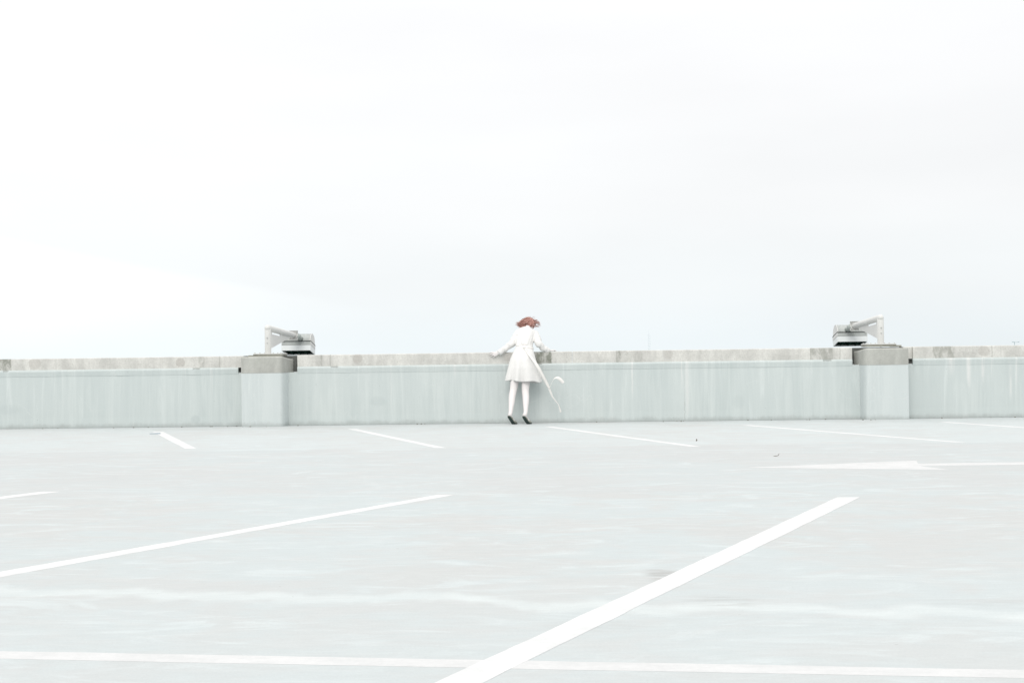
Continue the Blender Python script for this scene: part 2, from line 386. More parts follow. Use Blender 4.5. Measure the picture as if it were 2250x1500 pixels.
# painted lines: corner points on the deck, in the deck's own metres
def to_wall(p): return ROT.inverted() @ (Vector((p[0], p[1], 0)) - O)
def thick(bm, fs):
    """give the painted sheet its edge, so no gap shows under it"""
    vs = {v for f in fs for v in f.verts}; dz = max(v.co.z for v in vs) - .0002
    for v in vs: v.co.z -= dz
    r = bmesh.ops.extrude_face_region(bm, geom=fs)
    for v in r['geom']:
        if isinstance(v, bmesh.types.BMVert): v.co.z += dz
def poly_strip(bm, left, right, z, sub=.09):
    """strip between two poly-lines, edges slightly uneven like stencilled paint"""
    L, Rr = [], []
    for P, out in ((left, L), (right, Rr)):
        for a, b in zip(P, P[1:]):
            k = max(1, int((b - a).length / sub))
            for i in range(k): out.append(a.lerp(b, i / k))
        out.append(P[-1])
    n = min(len(L), len(Rr)); rows = []
    for i in range(n):
        a = L[int(i * (len(L) - 1) / (n - 1))]; b = Rr[int(i * (len(Rr) - 1) / (n - 1))]
        j = .006 if 0 < i < n - 1 else 0
        e = (b - a).normalized()
        a = a + e * (noise.noise(a * 3.1) + .5 * noise.noise(a * 11)) * j; b = b + e * noise.noise(b * 3.3 + Vector((9, 0, 0))) * j
        rows.append((bm.verts.new((a.x, a.y, z)), bm.verts.new((b.x, b.y, z))))
    fs = [bm.faces.new((p[0], p[1], q[1], q[0])) for p, q in zip(rows, rows[1:])]
    thick(bm, fs)
def line(left, right, label, z=.0008, group='white bay lines on the parking deck', mat=None):
    left = [to_wall(p) for p in left]; right = [to_wall(p) for p in right]
    c = sum(left + right, Vector()) / len(left + right); c.z = 0
    bm = bmesh.new(); poly_strip(bm, [p - c for p in left], [p - c for p in right], z)
    o = place(mesh_obj('parking_line', bm, mat or m_paint), c)
    return tag(o, label, 'parking line', group)
line([(-5.315, 20.98), (-3.915, 16.95)], [(-5.155, 20.95), (-3.77, 16.92)], 'far white bay line left of the left pillar, steepest of the far row')
line([(-2.445, 21.0), (-.905, 16.45)], [(-2.31, 20.97), (-.775, 16.42)], 'far white bay line between the left pillar and the person')
line([(.45, 20.88), (1.985, 16.07)], [(.585, 20.85), (2.115, 16.05)], "far white bay line starting just right of the person's feet")
line([(3.29, 20.52), (5.0, 16.2)], [(3.43, 20.53), (5.13, 16.15)], 'far white bay line slanting past the foot of the right pillar')
line([(6.17, 20.62), (7.7, 16.1)], [(6.31, 20.64), (7.83, 16.08)], 'far white bay line right of the right pillar, cut off by the right edge')
line([(-.585, 10.92), (-1.46, 9.33), (-2.62, 7.24), (-3.55, 5.55)], [(-.455, 10.9), (-1.345, 9.29), (-2.50, 7.16), (-3.42, 5.5)], 'long near white bay line running down to the left edge')
line([(2.345, 10.33), (-.27, 4.65), (-1.15, 2.74)], [(2.505, 10.31), (-.112, 4.65), (-.99, 2.74)], 'widest white bay line, crossing the right half down to the bottom', .0013)
line([(-3.855, 11.64), (-4.115, 11.16), (-6.9, 5.7)], [(-3.695, 11.61), (-3.96, 11.13), (-6.75, 5.7)], 'short stub of white bay line at the left edge above the longer one')
line([(-16, 6.2), (-1.91, 5.265), (-.13, 5.0), (1.68, 4.73), (14, 3.0)], [(-16, 6.05), (-1.89, 5.135), (-.13, 4.87), (1.66, 4.61), (14, 2.88)], 'near white line running level along the bottom of the photo', .0008, 'white lines on the parking deck', m_paint_worn)
# lane arrow
pts = [to_wall(p) for p in ((2.12, 13.06), (3.85, 13.61), (3.76, 13.235), (6.6, 13.28), (6.6, 12.99), (3.70, 12.97), (3.83, 12.53))]
c = sum(pts, Vector()) / len(pts); bm = bmesh.new()
vs = [bm.verts.new((p.x - c.x, p.y - c.y, .0008)) for p in pts]
thick(bm, [bm.faces.new((vs[0], vs[1], vs[2], vs[5], vs[6])), bm.faces.new((vs[2], vs[3], vs[4], vs[5]))])
tag(place(mesh_obj('lane_arrow', bm, m_paint_worn), c), 'large white arrow painted on the deck, pointing left', 'arrow marking')

# ---------------------------------------------------------------- parapet wall
par = thing('parapet_wall', 'long pale painted parapet with bare concrete coping behind the person', 'wall', (0, 0, 0))
L0, L1 = -34.0, 34.0
bm = bmesh.new(); box(bm, (L0, 0, 0), (L1, .36, .832), .006); mesh_obj('painted_wall', bm, m_wall, par)
def band(u0, u1):
    """painted mortar drip band with an uneven lower lip and a sloping top ledge"""
    bm = bmesh.new(); n = int((u1 - u0) / .035); rings = []
    for i in range(n + 1):
        u = u0 + (u1 - u0) * i / n
        a = noise.noise((u * 2.2, 0, 0)) * .004 + noise.noise((u * 9, 3, 0)) * .0035
        b = noise.noise((u * 5, 7, 0)) * .003; d = noise.noise((u * 1.4, 11, 0)) * .006
        lip = max(0, noise.noise((u * 1.7, 20, 0)) - .1) * .022 * (.6 + noise.noise((u * 12, 2, 0)))
        rings.append([(u, .06, .834), (u, -.004, .817 + a), (u, -.0015 - lip * .6, .814 + a), (u, -.003 - lip * .6 + b * .4, .826 + a), (u, -.012 + b, .884 + d), (u, -.012 + b, .895 + d), (u, .006, .920), (u, .06, .922)])
    skin_rings(bm, rings)
    mesh_obj('drip_band', bm, m_wall, par)
band(L0, -4.304); band(-3.368, 5.235); band(6.157, L1)
def coping(u0, u1, v0=0.0):
    bm = bmesh.new(); n = max(2, int((u1 - u0) / .05)); rings = []
    for i in range(n + 1):
        u = u0 + (u1 - u0) * i / n
        e = noise.noise((u * 6, 31, 0)) * .0022 + noise.noise((u * 21, 5, 0)) * .0012
        chip = max(0, noise.noise((u * 7, 44, 1)) - .45) * .03
        rings.append([(u, v0 + .006 + e, .918), (u, v0 + e * .5, 1.01), (u, v0 + e, 1.090 - chip), (u, v0 + .009 + e, 1.0985 + e - chip * .6), (u, v0 + .30, 1.101 + e * .4), (u, v0 + .30, .918)])
    skin_rings(bm, rings)
    mesh_obj('coping', bm, m_coping, par)
coping(L0, -4.22, .003); coping(-3.368, .925, .003); coping(.941, 5.235, .003); coping(6.160, L1, .003)
coping(6.03, 6.159, .05)
bm = bmesh.new(); box(bm, (.920, .012, .93), (.946, .29, 1.094)); mesh_obj('joint_sealant', bm, m_mortar, par)
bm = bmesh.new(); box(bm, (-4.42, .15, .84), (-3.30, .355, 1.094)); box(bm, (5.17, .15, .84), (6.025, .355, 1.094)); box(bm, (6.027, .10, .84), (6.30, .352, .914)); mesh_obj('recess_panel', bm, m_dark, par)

# ---------------------------------------------------------------- pillars
def pillar(label, u0, u1, mirror):
    """u0: sharp outer edge, u1: far end of the rounded inner corner"""
    t = thing('concrete_pillar', label, 'pillar', ((u0 + u1) / 2, -.25, 0), 'concrete pillars standing out from the parapet')
    s = -1 if mirror else 1; w = abs(u1 - u0)
    base = (u0 + u1) / 2
    def foot(g):
        """sharp outer edge, softened inner edge, and an inner flank that splays out towards the parapet"""
        f = w / 2 - .085; pts = [(-w / 2 + .002 - g, .40), (-w / 2 - g, .004 - g), (-w / 2 + .010 - g, -g)]
        for a in range(0, 76, 15): pts.append((f - .05 + .06 * math.sin(R(a)) + g, .075 * (1 - math.cos(R(a))) - g))
        pts += [(f + .018 + g, .085), (f + .044 + g, .25), (f + .070 + g, .33), (f + .100 + g, .41)]
        return [(s * x, y) for x, y in pts]
    bm = bmesh.new()
    skin_rings(bm, [[(x, y, z) for x, y in foot(0)] for z in (0, .2, .4, .6, .828)])
    mesh_obj('shaft', bm, m_pillar, t)
    bm = bmesh.new()
    def top(x, y):                      # weathered slope along the splayed flank
        k = max(0., min(1., (s * x - (w / 2 - .15)) / .06)); return -.045 * k * min(1, y / .36)
    skin_rings(bm, [[(x, y, z) for x, y in foot(.002)] for z in (.8295, .90, .98)] + [[(x, y, 1.066 + top(x, y)) for x, y in foot(.003)], [(x * .985, y * .97 + .014, 1.085 + top(x, y)) for x, y in foot(.002)]])
    mesh_obj('cap', bm, m_cap, t)
    return t
pillar('left concrete pillar, pale painted shaft under a bare grey cap', -4.198, -3.475, False)
pillar('right concrete pillar, pale painted shaft under a bare grey cap', 6.031, 5.305, True)

# ---------------------------------------------------------------- flood lights
def flood_light():
    t = thing('flood_light', 'flood light on the left pillar, its arm reaching out over the parapet', 'flood light', (-3.845, .08, 1.085), 'flood lights on the parapet pillars')
    bm = bmesh.new(); box(bm, (-.215, -.10, 0), (.24, .30, .034), .004); box(bm, (-.33, .05, -.004), (-.20, .33, .024), .006); mesh_obj('grout_pad', bm, m_grout, t)
    bm = bmesh.new(); box(bm, (-.215, -.11, .034), (.245, .29, .049), .002); mesh_obj('base_plate', bm, m_steel, t)
    for x in (-.19, -.11, .10, .17, .215):
        for y in (-.085, .25):
            bm = bmesh.new(); bmesh.ops.create_cone(bm, cap_ends=True, segments=6, radius1=.012, radius2=.010, depth=.013, matrix=Matrix.Translation((x, y, .055)))
            mesh_obj('bolt', bm, m_zinc, t)
    A = Vector((0, 0, .448)); B = Vector((0, 1.98, .362))                 # arm axis
    bm = bmesh.new(); tube(bm, [(0, 0, .045), (0, 0, .2), A + Vector((0, 0, -.004))], [.0505, .0505, .0505], 28); o = mesh_obj('pole', bm, m_steel, t, True)
    for z in (.212, .292):
        bm = bmesh.new(); tube(bm, [(0, -.045, z), (0, -.056, z)], [.012, .011], 10); mesh_obj('pole_bolt', bm, m_zinc, o, True)
    bm = bmesh.new(); tube(bm, [A + Vector((0, -.012, .0005)), A.lerp(B, .5), B], [.0500, .0500, .0500], 28); mesh_obj('arm', bm, m_steel, t, True)
    # gusset web under the arm with a drain slot next to the pipe
    bm = bmesh.new(); d = (B - A)
    def gp(y, drop):                   # a point below the arm's lower side
        return Vector((0, y, A.z + d.z * y / d.y - .046 - drop))
    foot_ = Vector((0, .045, .108)); nose = gp(1.72, .012)
    def low(y): return foot_.lerp(nose, (y - foot_.y) / (nose.y - foot_.y))
    cols = [(.045, gp(.045, -.004)), (.28, gp(.28, -.004)), (.28, gp(.28, .034)), (.92, gp(.92, .034)), (.92, gp(.92, -.004)), (1.72, gp(1.72, -.004))]
    for (ya, ta), (yb, tb) in zip(cols, cols[1:]):
        if ya == yb: continue
        q = [ta, tb, low(yb), low(ya)]
        skin_rings(bm, [[p + Vector((x, 0, 0)) for p in q] for x in (-.006, .006)])
    bmesh.ops.remove_doubles(bm, verts=bm.verts[:], dist=1e-5)
    mesh_obj('gusset', bm, m_steel, t)
    # flanged bracket at the arm's end
    c = B
    bm = bmesh.new(); box(bm, (c.x - .078, c.y + .04, c.z - .080), (c.x + .078, c.y + .056, c.z + .078), .002)
    box(bm, (c.x - .078, c.y + .02, c.z + .072), (c.x + .078, c.y + .040, c.z + .078)); box(bm, (c.x - .078, c.y - .02, c.z - .080), (c.x + .078, c.y + .040, c.z - .073))
    br = mesh_obj('end_bracket', bm, m_steel, t)
    for sx in (-1, 1):
        for sz in (-1, 1):
            bm = bmesh.new(); tube(bm, [(c.x + sx * .058, c.y + .045, c.z + sz * .052), (c.x + sx * .058, c.y + .02, c.z + sz * .052)], [.012, .011], 8); mesh_obj('bracket_bolt', bm, m_zinc, br, True)
    bm = bmesh.new(); tube(bm, [(0.03, c.y + .057, c.z - .008), (.062, c.y + .15, c.z - .03)], [.057, .057], 20, dome=False); tube(bm, [(.055, c.y + .14, c.z - .028), (.075, c.y + .30, c.z - .06)], [.046, .046], 20, dome=False); mesh_obj('coupling', bm, m_teal, t, True)
    # lamp housing: profile in depth a and height b, swept across, then tipped away
    th = R(10.5); hw = .2475; o0 = Vector((.0, 2.23, .098))
    def P(x, a, b): return (o0.x + x, o0.y + a * math.cos(th) + b * math.sin(th), o0.z - a * math.sin(th) + b * math.cos(th))
    D = .43
    def barrel(k): return [(-k + 0.0, .168)] + [(D / 2 - (D / 2 + k) * math.cos(a), .172 + (.155 + k) * math.sin(a)) for a in (math.pi * i / 18 for i in range(19))] + [(D + k, .168)]
    bm = bmesh.new(); rings = []; N = 41
    for i in range(N * 3 + 1):
        x = -hw + .008 + (2 * hw - .016) * i / (N * 3); k = .003 if i % 3 == 0 else -.005
        rings.append([P(x, a, b) for a, b in barrel(k)])
    skin_rings(bm, rings); hs = mesh_obj('housing', bm, m_fin, t)
    for sx in (-1, 1):
        bm = bmesh.new(); e0, e1 = sorted((sx * (hw - .010), sx * hw)); r1 = barrel(.005)
        skin_rings(bm, [[P(e0, a, b) for a, b in r1], [P(e1, a, b) for a, b in r1]]); mesh_obj('end_cap', bm, m_steel, hs)
    bm = bmesh.new()                      # ribbed skirt
    rings = []
    for i in range(N * 3 + 1):
        x = -hw + (2 * hw) * i / (N * 3); k = .003 if i % 3 == 0 else -.0035
        rings.append([P(x, -.002 - k, .160), P(x, D + .002 + k, .160), P(x, D + .002 + k, .098), P(x, -.002 - k, .098)])
    skin_rings(bm, rings); mesh_obj('ribbed_skirt', bm, m_fin, t)
    for sx in (-1, 1):
        bm = bmesh.new(); e0, e1 = sorted((sx * (hw + .001), sx * (hw + .007))); skin_rings(bm, [[P(e, -.006, .158), P(e, D + .006, .158), P(e, D + .006, .1), P(e, -.006, .1)] for e in (e0, e1)]); mesh_obj('skirt_end', bm, m_steel, t)
    bm = bmesh.new()                      # dark seams
    for b0, b1, q in ((.159, .169, .010), (.0935, .0985, .004)):
        skin_rings(bm, [[P(x, -q, b0), P(x, D + q, b0), P(x, D + q, b1), P(x, -q, b1)] for x in (-hw - q, hw + q)])
    mesh_obj('seam', bm, m_seal, t)
    for x in (-hw + .012, hw - .012):      # latches at the seam
        bm = bmesh.new(); p = P(x, -.014, .172); tube(bm, [p, (p[0], p[1] + .02, p[2])], [.009, .009], 8); mesh_obj('latch', bm, m_zinc, t, True)
    bm = bmesh.new(); q = .006; iw = .012  # white lower frame, open underneath
    for (x0, x1, a0, a1) in ((-hw - q, hw + q, -q, iw - q), (-hw - q, hw + q, D + q - iw, D + q), (-hw - q, -hw - q + iw, iw - q, D + q - iw), (hw + q - iw, hw + q, iw - q, D + q - iw)):
        skin_rings(bm, [[P(x0, a0, b), P(x1, a0, b), P(x1, a1, b), P(x0, a1, b)] for b in (0, .094)])
    mesh_obj('lens_frame', bm, m_white, t)
    bm = bmesh.new(); skin_rings(bm, [[P(-hw, .004, b), P(hw, .004, b), P(hw, D - .004, b), P(-hw, D - .004, b)] for b in (.020, .05)]); lens = mesh_obj('lens', bm, m_glass, t)
    for x in (-.125, 0, .125):
        bm = bmesh.new(); skin_rings(bm, [[P(x - .005, .008, b), P(x + .005, .008, b), P(x + .005, D - .008, b), P(x - .005, D - .008, b)] for b in (.004, .0195)]); mesh_obj('louvre_bar', bm, m_louv, lens)
    bm = bmesh.new(); skin_rings(bm, [[P(-hw + .008, .10, b), P(hw - .008, .10, b), P(hw - .008, .112, b), P(-hw + .008, .112, b)] for b in (.003, .0195)]); mesh_obj('louvre_bar', bm, m_louv, lens)
    return t
def copy_tree(o, parent=None):
    c = o.copy(); COL.objects.link(c)
    if parent: c.parent = parent
    for ch in list(o.children): copy_tree(ch, c)
    return c
fl = flood_light()
f2 = copy_tree(fl)
f2.location = O + (ROT @ Vector((5.69, .08, 1.105))); f2.scale = (-1, 1, 1)
f2['label'] = 'flood light on the right pillar, its arm reaching out over the parapet'

# ---------------------------------------------------------------- the person leaning over the parapet
m_skin = plain('pale skin and white tights', (234, 229, 228), .87, .55, .3, .015, 6)
m_coat = plain('white wool coat', (245, 244, 242), .755, .85, .15, .012, 14)
m_sash = plain('white satin sash', (244, 242, 238), .80, .5, .35, .015, 14)
m_shoe = plain('pewter leather', (150, 150, 140), .8, .38, .5, .08, 20)
m_sole = plain('dark green rubber sole', (58, 74, 70), .8, .7, .3, .08, 25)
def hair_material():
    M = Mat('wavy auburn hair', .42, .5)
    g = M.n('ShaderNodeNewGeometry')
    r = M.n('ShaderNodeValToRGB'); e = r.color_ramp.elements
    e[0].position = 0; e[0].color = lin((106, 70, 62), .85); e[1].position = 1; e[1].color = lin((218, 172, 160), .9)
    x = r.color_ramp.elements.new(.45); x.color = lin((176, 124, 111), .86)
    M.nt.links.new(g.outputs['Random Per Island'], r.inputs[0])
    return M.done(r.outputs[0])
m_hair = hair_material()

PB = Vector((.17, -.36, 0))
person = thing('person', 'person in a short white coat on tiptoe, leaning over the parapet, reddish hair blowing', 'person', PB)
def loc(p): return Vector(p) - PB
def L(pts): return [loc(p) for p in pts]

bm = bmesh.new()
# legs: hip > thigh > knee > calf > ankle > heel, foot forward on the ball
for pts, rad in (
    ([(.10, -.14, .985), (.066, -.19, .82), (.044, -.238, .66), (.030, -.268, .56), (.022, -.285, .505), (.006, -.335, .425), (.000, -.385, .34), (-.008, -.432, .26), (-.014, -.470, .195), (-.022, -.492, .155)],
     [.088, .079, .0655, .0585, .0545, .0525, .0475, .0375, .0310, .030]),
    ([(.262, -.14, .975), (.232, -.19, .81), (.216, -.238, .65), (.209, -.268, .555), (.207, -.285, .50), (.215, -.335, .42), (.216, -.385, .335), (.215, -.432, .258), (.214, -.470, .190), (.206, -.492, .150)],
     [.088, .079, .0665, .0595, .0550, .0530, .0480, .0380, .0310, .030])):
    p, v = smooth_pts(L(pts), rad, 4); tube(bm, p, v, 18)
for dx, dz in ((0, 0), (.224, -.006)):
    p, v = smooth_pts(L([(-.030 + dx, -.488, .152 + dz), (-.012 + dx, -.450, .108 + dz), (.022 + dx, -.404, .044), (.048 + dx, -.362, .028)]), [.027, .027, .027, .018], 3)
    tube(bm, p, v, 14, flat=[(1, 1)] * len(p))
# pelvis and trunk
p, v = smooth_pts(L([(.18, -.13, .96), (.185, -.10, 1.06), (.19, -.03, 1.18), (.20, .09, 1.30), (.212, .20, 1.395), (.222, .255, 1.45)]), [.155, .145, .118, .128, .128, .06], 4)
tube(bm, p, v, 20, ref=(1, 0, 0), flat=[(1, .72)] * len(p))
# neck and head, bowed forward
p, v = smooth_pts(L([(.215, .22, 1.42), (.232, .275, 1.475), (.25, .32, 1.515)]), [.056, .050, .052], 3); tube(bm, p, v, 14)
up = Vector((.10, .70, .62)).normalized(); fwd = Vector((.30, .60, -.72)); fwd = (fwd - up * fwd.dot(up)).normalized(); sd_ = fwd.cross(up)
HM = Matrix((sd_, fwd, up)).transposed(); HC = loc((.262, .362, 1.545))
def hp(x, y, z): return HC + HM @ Vector((x, y, z))
ellipsoid(bm, HC, (.074, .092, .098), HM, 24, 16)
ellipsoid(bm, hp(0, .035, -.045), (.056, .060, .070), HM)                                   # jaw and cheeks
tube(bm, [hp(0, .088, -.002), hp(0, .102, -.026), hp(0, .110, -.040)], [.009, .011, .013], 10)  # nose
for s in (-1, 1):
    ellipsoid(bm, hp(s * .030, .082, .004), (.014, .010, .008), HM, 12, 8)                  # lids
    tube(bm, [hp(s * .012, .089, .020), hp(s * .045, .076, .022)], [.007, .006], 8)          # brow
    ellipsoid(bm, hp(s * .074, .005, -.014), (.009, .019, .031), HM, 12, 8)                  # ears
tube(bm, [hp(-.022, .092, -.066), hp(0, .098, -.066), hp(.022, .092, -.066)], [.006, .009, .006], 8)   # lips
ellipsoid(bm, hp(0, .082, -.098), (.022, .018, .016), HM, 12, 8)                             # chin
# arms inside the sleeves
ARM_L = [(.094, .212, 1.388), (.047, .130, 1.318), (.000, .028, 1.238), (-.088, -.012, 1.168), (-.182, -.044, 1.102)]
ARM_R = [(.352, .212, 1.368), (.384, .105, 1.300), (.414, -.020, 1.230), (.474, .0, 1.166), (.540, .038, 1.122)]
for A in (ARM_L, ARM_R):
    p, v = smooth_pts(L(A), [.048, .045, .040, .036, .026], 4); tube(bm, p, v, 14)
# left hand: back of the hand towards the camera, fingers spread over the coping's front edge
def hand(wrist, knuckles, tips, bend, thumb, pw):
    w = Vector(wrist)
    for k, tip, rr, bz in zip(knuckles, tips, (.0086, .009, .0086, .0075), bend):
        k = Vector(k); tip = Vector(tip)
        tube(bm, L([w.lerp(k, .05), w.lerp(k, .55), k]), [.014, .0135, .0115], 10)            # metacarpal rows make the palm
        m1 = k.lerp(tip, .42) + Vector(bz); m2 = k.lerp(tip, .74) + Vector(bz) * .6
        tube(bm, L([k, m1, m2, tip]), [rr * 1.08, rr, rr * .95, rr * .8], 10)
    t0 = w.lerp(Vector(thumb[0]), .5)
    tube(bm, L([w.lerp(t0, .3), thumb[0], thumb[1], thumb[2]]), [.013, .013, .0098, .0078], 10)
hand((-.186, -.044, 1.100), [(-.268, -.032, 1.101), (-.272, -.036, 1.082), (-.266, -.036, 1.064), (-.254, -.034, 1.049)],
     [(-.345, -.010, 1.096), (-.352, -.014, 1.066), (-.332, -.014, 1.040), (-.303, -.014, 1.020)], [(0, -.014, .004)] * 4,
     ((-.215, -.020, 1.112), (-.236, .012, 1.113), (-.256, .040, 1.111)), .04)
hand((0.540, .038, 1.124), [(0.590, .094, 1.118), (0.604, .080, 1.118), (0.616, .066, 1.118), (0.624, .052, 1.117)],
     [(0.624, .172, 1.109), (0.656, .150, 1.109), (0.676, .122, 1.109), (0.684, .092, 1.109)], [(0, 0, .010)] * 4,
     ((0.546, .075, 1.118), (0.550, .108, 1.112), (0.564, .135, 1.110)), .04)
body = mesh_obj('body', bm, m_skin, person, True)
remesh(body, .0042, 3, .45)

# coat: bodice and sleeves as one surface, skirt flaring below the waist
spine = [(.188, -.045, 1.165, .126, .092), (.190, -.02, 1.20, .131, .096), (.195, .045, 1.265, .138, .104), (.203, .12, 1.335, .150, .112), (.210, .178, 1.382, .163, .108), (.214, .222, 1.415, .168, .080), (.219, .250, 1.442, .135, .058), (.225, .272, 1.462, .068, .058)]
bm = bmesh.new()
P0, va = smooth_pts([s[:3] for s in spine], [s[3] for s in spine], 4); _, vb = smooth_pts([s[:3] for s in spine], [s[4] for s in spine], 4)
tube(bm, L(P0), [1] * len(P0), 28, dome=False, ref=(1, 0, 0), flat=list(zip(va, vb)))
for A, rad in ((ARM_L, [.066, .062, .054, .048, .042]), (ARM_R, [.066, .062, .054, .049, .042])):
    q = list(A); 
    p, v = smooth_pts(L(q), rad, 5); tube(bm, p, v, 20, dome=True)
    c = loc(A[0]); ellipsoid(bm, c + Vector((0, .004, .014)), (.064, .066, .054))                 # gathered sleeve head
coat = mesh_obj('coat', bm, m_coat, person, True)
remesh(coat, .0062, 5, .5)
me = coat.data
def seg_param(p, A):
    """distance along the sleeve and distance from its axis"""
    best = (9, 0); s = 0
    for a, b in zip(A, A[1:]):
        a = loc(a); b = loc(b); d = b - a; t = max(0, min(1, (p - a).dot(d) / d.length_squared)); q = (p - a - d * t).length
        if q < best[0]: best = (q, s + t * d.length)
        s += d.length
    return best
for vtx in me.vertices:
    p = vtx.co; nrm = vtx.normal; w = p + PB
    dl, sl = seg_param(p, ARM_L); dr, sr = seg_param(p, ARM_R)
    disp = noise.noise(p * 9) * .004 + noise.noise(p * 26) * .0012
    kx = max(0, min(1, (abs(w.x - .222) - .105) / .055)) * max(0, min(1, (.10 - min(dl, dr)) / .02))
    if kx > 0:                                # rucked sleeve cloth
        s = sl if dl < dr else sr
        k = min(1, max(0, (s - .05) / .08))
        f = math.sin(s * 88 + noise.noise(p * 4.5) * 2.2 + w.z * 14 + w.x * 9) * .0050 + math.sin(s * 47 + noise.noise(p * 4 + Vector((5, 0, 0))) * 2.6 - w.z * 16) * .0058
        disp += f * k * kx
    if kx < 1:                                # pulls running from the waist up to the shoulders, and a seam down the back
        x = w.x - .203; h = (w.z - 1.16) / .28; t_ = 0
        for x0, sl_, a, wd in ((.0, .012, -.0070, .006), (-.045, -.07, -.013, .017), (.05, .10, -.016, .021), (-.085, -.045, -.010, .013), (.088, .05, -.013, .014), (.018, .05, .009, .02), (-.02, -.05, .008, .018)):
            e = (x - x0 - sl_ * h) / wd; fade = max(0, min(1, 1.15 - h)) if wd > .006 else 1
            t_ += a * math.exp(-e * e) * fade
        disp += t_ * (1 - kx)
    vtx.co = p + nrm * disp
bm = bmesh.new(); bm.from_mesh(me)
for _ in range(2): bmesh.ops.smooth_vert(bm, verts=bm.verts[:], factor=.5, use_axis_x=True, use_axis_y=True, use_axis_z=True)
bm.to_mesh(me); bm.free()
# skirt
secs = [(1.215, .193, .131, -.012, .098), (1.165, .189, .137, -.045, .104), (1.10, .181, .160, -.085, .125), (1.045, .175, .180, -.112, .139), (.99, .170, .199, -.135, .148), (.92, .173, .218, -.158, .154), (.855, .178, .237, -.178, .158), (.79, .178, .252, -.190, .160), (.72, .178, .268, -.200, .163), (.655, .178, .281, -.206, .166)]
zs = [s[0] for s in secs]
def interp(z, i):
    for a, b in zip(secs, secs[1:]):
        if b[0] <= z <= a[0]:
            t = (a[0] - z) / (a[0] - b[0]); return a[i] * (1 - t) + b[i] * t
    return secs[-1][i]
bm = bmesh.new(); rings = []; NZ, NA = 46, 120
for i in range(NZ + 1):
    z0 = 1.215 + (.655 - 1.215) * i / NZ; k = i / NZ; ring = []
    cu, a, cv, b = (interp(z0, j) for j in (1, 2, 3, 4))
    fl_ = max(0, (k - .30) / .70) ** 1.3
    for j in range(NA):
        an = 2 * math.pi * j / NA; x = math.cos(an); y = math.sin(an)
        u = cu + a * x; v = cv + b * y; z = z0
        if y < .25:                                   # back and sides: deep soft folds hanging from the seat
            w = min(1, (.25 - y) / .4)
            uu = (u - cu) / a * .28
            for u0, am, wd in ((-.165, .050, .042), (-.025, .052, .040), (.19, .034, .050), (-.10, -.022, .045), (.07, -.020, .055)):
                e = (uu - u0) / wd; v += am * math.exp(-e * e) * fl_ * w
        r = 1 + .018 * fl_ * math.sin(an * 6 + 1.2) + noise.noise((u * 5, v * 5, z * 3)) * .02 * (.3 + fl_)
        u = cu + (u - cu) * r; v = cv + (v - cv) * r
        v = min(v, -.036)if z < .93 else min(v, -.008 if z < 1.095 else .12)
        # the hem dips towards the right and towards the front
        z += k ** 3 * (-.060 * (u - (-.10)) + .012 - .020 * max(0, y) + .008 * math.sin(an * 5 + .5))
        v += noise.noise((u * 14, z * 9, 3)) * .0025
        ring.append(loc((u, v, z)))
    rings.append(ring)
vr = skin_rings(bm, rings, False)
inner = [[bm.verts.new(p.co + Vector(((PB.x + p.co.x < .178) * .0 + (loc((.178, -.2, 0)).x - p.co.x) * .03, (loc((.178, -.2, 0)).y - p.co.y) * .04, 0))) for p in q] for q in vr[-30:]]
for a, b in zip(inner, inner[1:]):
    for j in range(NA): bm.faces.new((a[j], b[j], b[(j + 1) % NA], a[(j + 1) % NA]))
for j in range(NA): bm.faces.new((vr[-1][j], vr[-1][(j + 1) % NA], inner[-1][(j + 1) % NA], inner[-1][j]))
bm2 = bmesh.new(); bm2.from_mesh(coat.data)
tmp = bpy.data.meshes.new('coat_skirt'); bmesh.ops.recalc_face_normals(bm, faces=bm.faces[:]); bm.to_mesh(tmp); bm.free()
bm2.from_mesh(tmp); bpy.data.meshes.remove(tmp); bm2.to_mesh(coat.data); bm2.free()
for p in coat.data.polygons: p.use_smooth = True
# cuffs
for A in (ARM_L, ARM_R):
    bm = bmesh.new(); a = loc(A[-1]); d = (loc(A[-1]) - loc(A[-2])).normalized()
    tube(bm, [a - d * .035, a - d * .01, a + d * .018, a + d * .028], [.0445, .0462, .0462, .043], 22, dome=False); mesh_obj('cuff', bm, m_coat, coat, True)

# sash: belt round the waist, knot, two tails in the wind
def waist(an, k, out):
    # ring tilted with the body: higher on the left, dipping to the knot
    z = 1.186 - .028 * math.cos(an) + k; cu, a, cv, b = (interp(min(1.214, z), j) for j in (1, 2, 3, 4))
    dip = -.018 * math.exp(-((math.cos(an)) / .35) ** 2) * (math.sin(an) < 0)
    return loc((cu + (a + out) * math.cos(an), cv + .002 + (b + out) * math.sin(an), z + dip))
bm = bmesh.new(); rings = []
for j in range(72):
    an = 2 * math.pi * j / 72; q = math.sin(an * 3) * .004; ww = .011 + .005 * abs(math.cos(an))
    rings.append([waist(an, -ww, .002), waist(an, -ww * .5, .0095), waist(an, q * .3, .0065 + noise.noise((j * .2, 0, 0)) * .003), waist(an, ww * .5, .0095), waist(an, ww, .002)])
rings.append(rings[0]); skin_rings(bm, rings, False); bmesh.ops.remove_doubles(bm, verts=bm.verts[:], dist=1e-5)
sash = mesh_obj('sash', bm, m_sash, person, True)
bm = bmesh.new(); KN = (.194, -.158, 1.166)
tube(bm, L([(.178, -.156, 1.178), (.194, -.168, 1.167), (.210, -.158, 1.150)]), [.012, .017, .012], 12)
tube(bm, L([(.188, -.160, 1.152), (.196, -.171, 1.166), (.203, -.160, 1.180)]), [.010, .013, .010], 12)
mesh_obj('knot', bm, m_sash, sash, True)
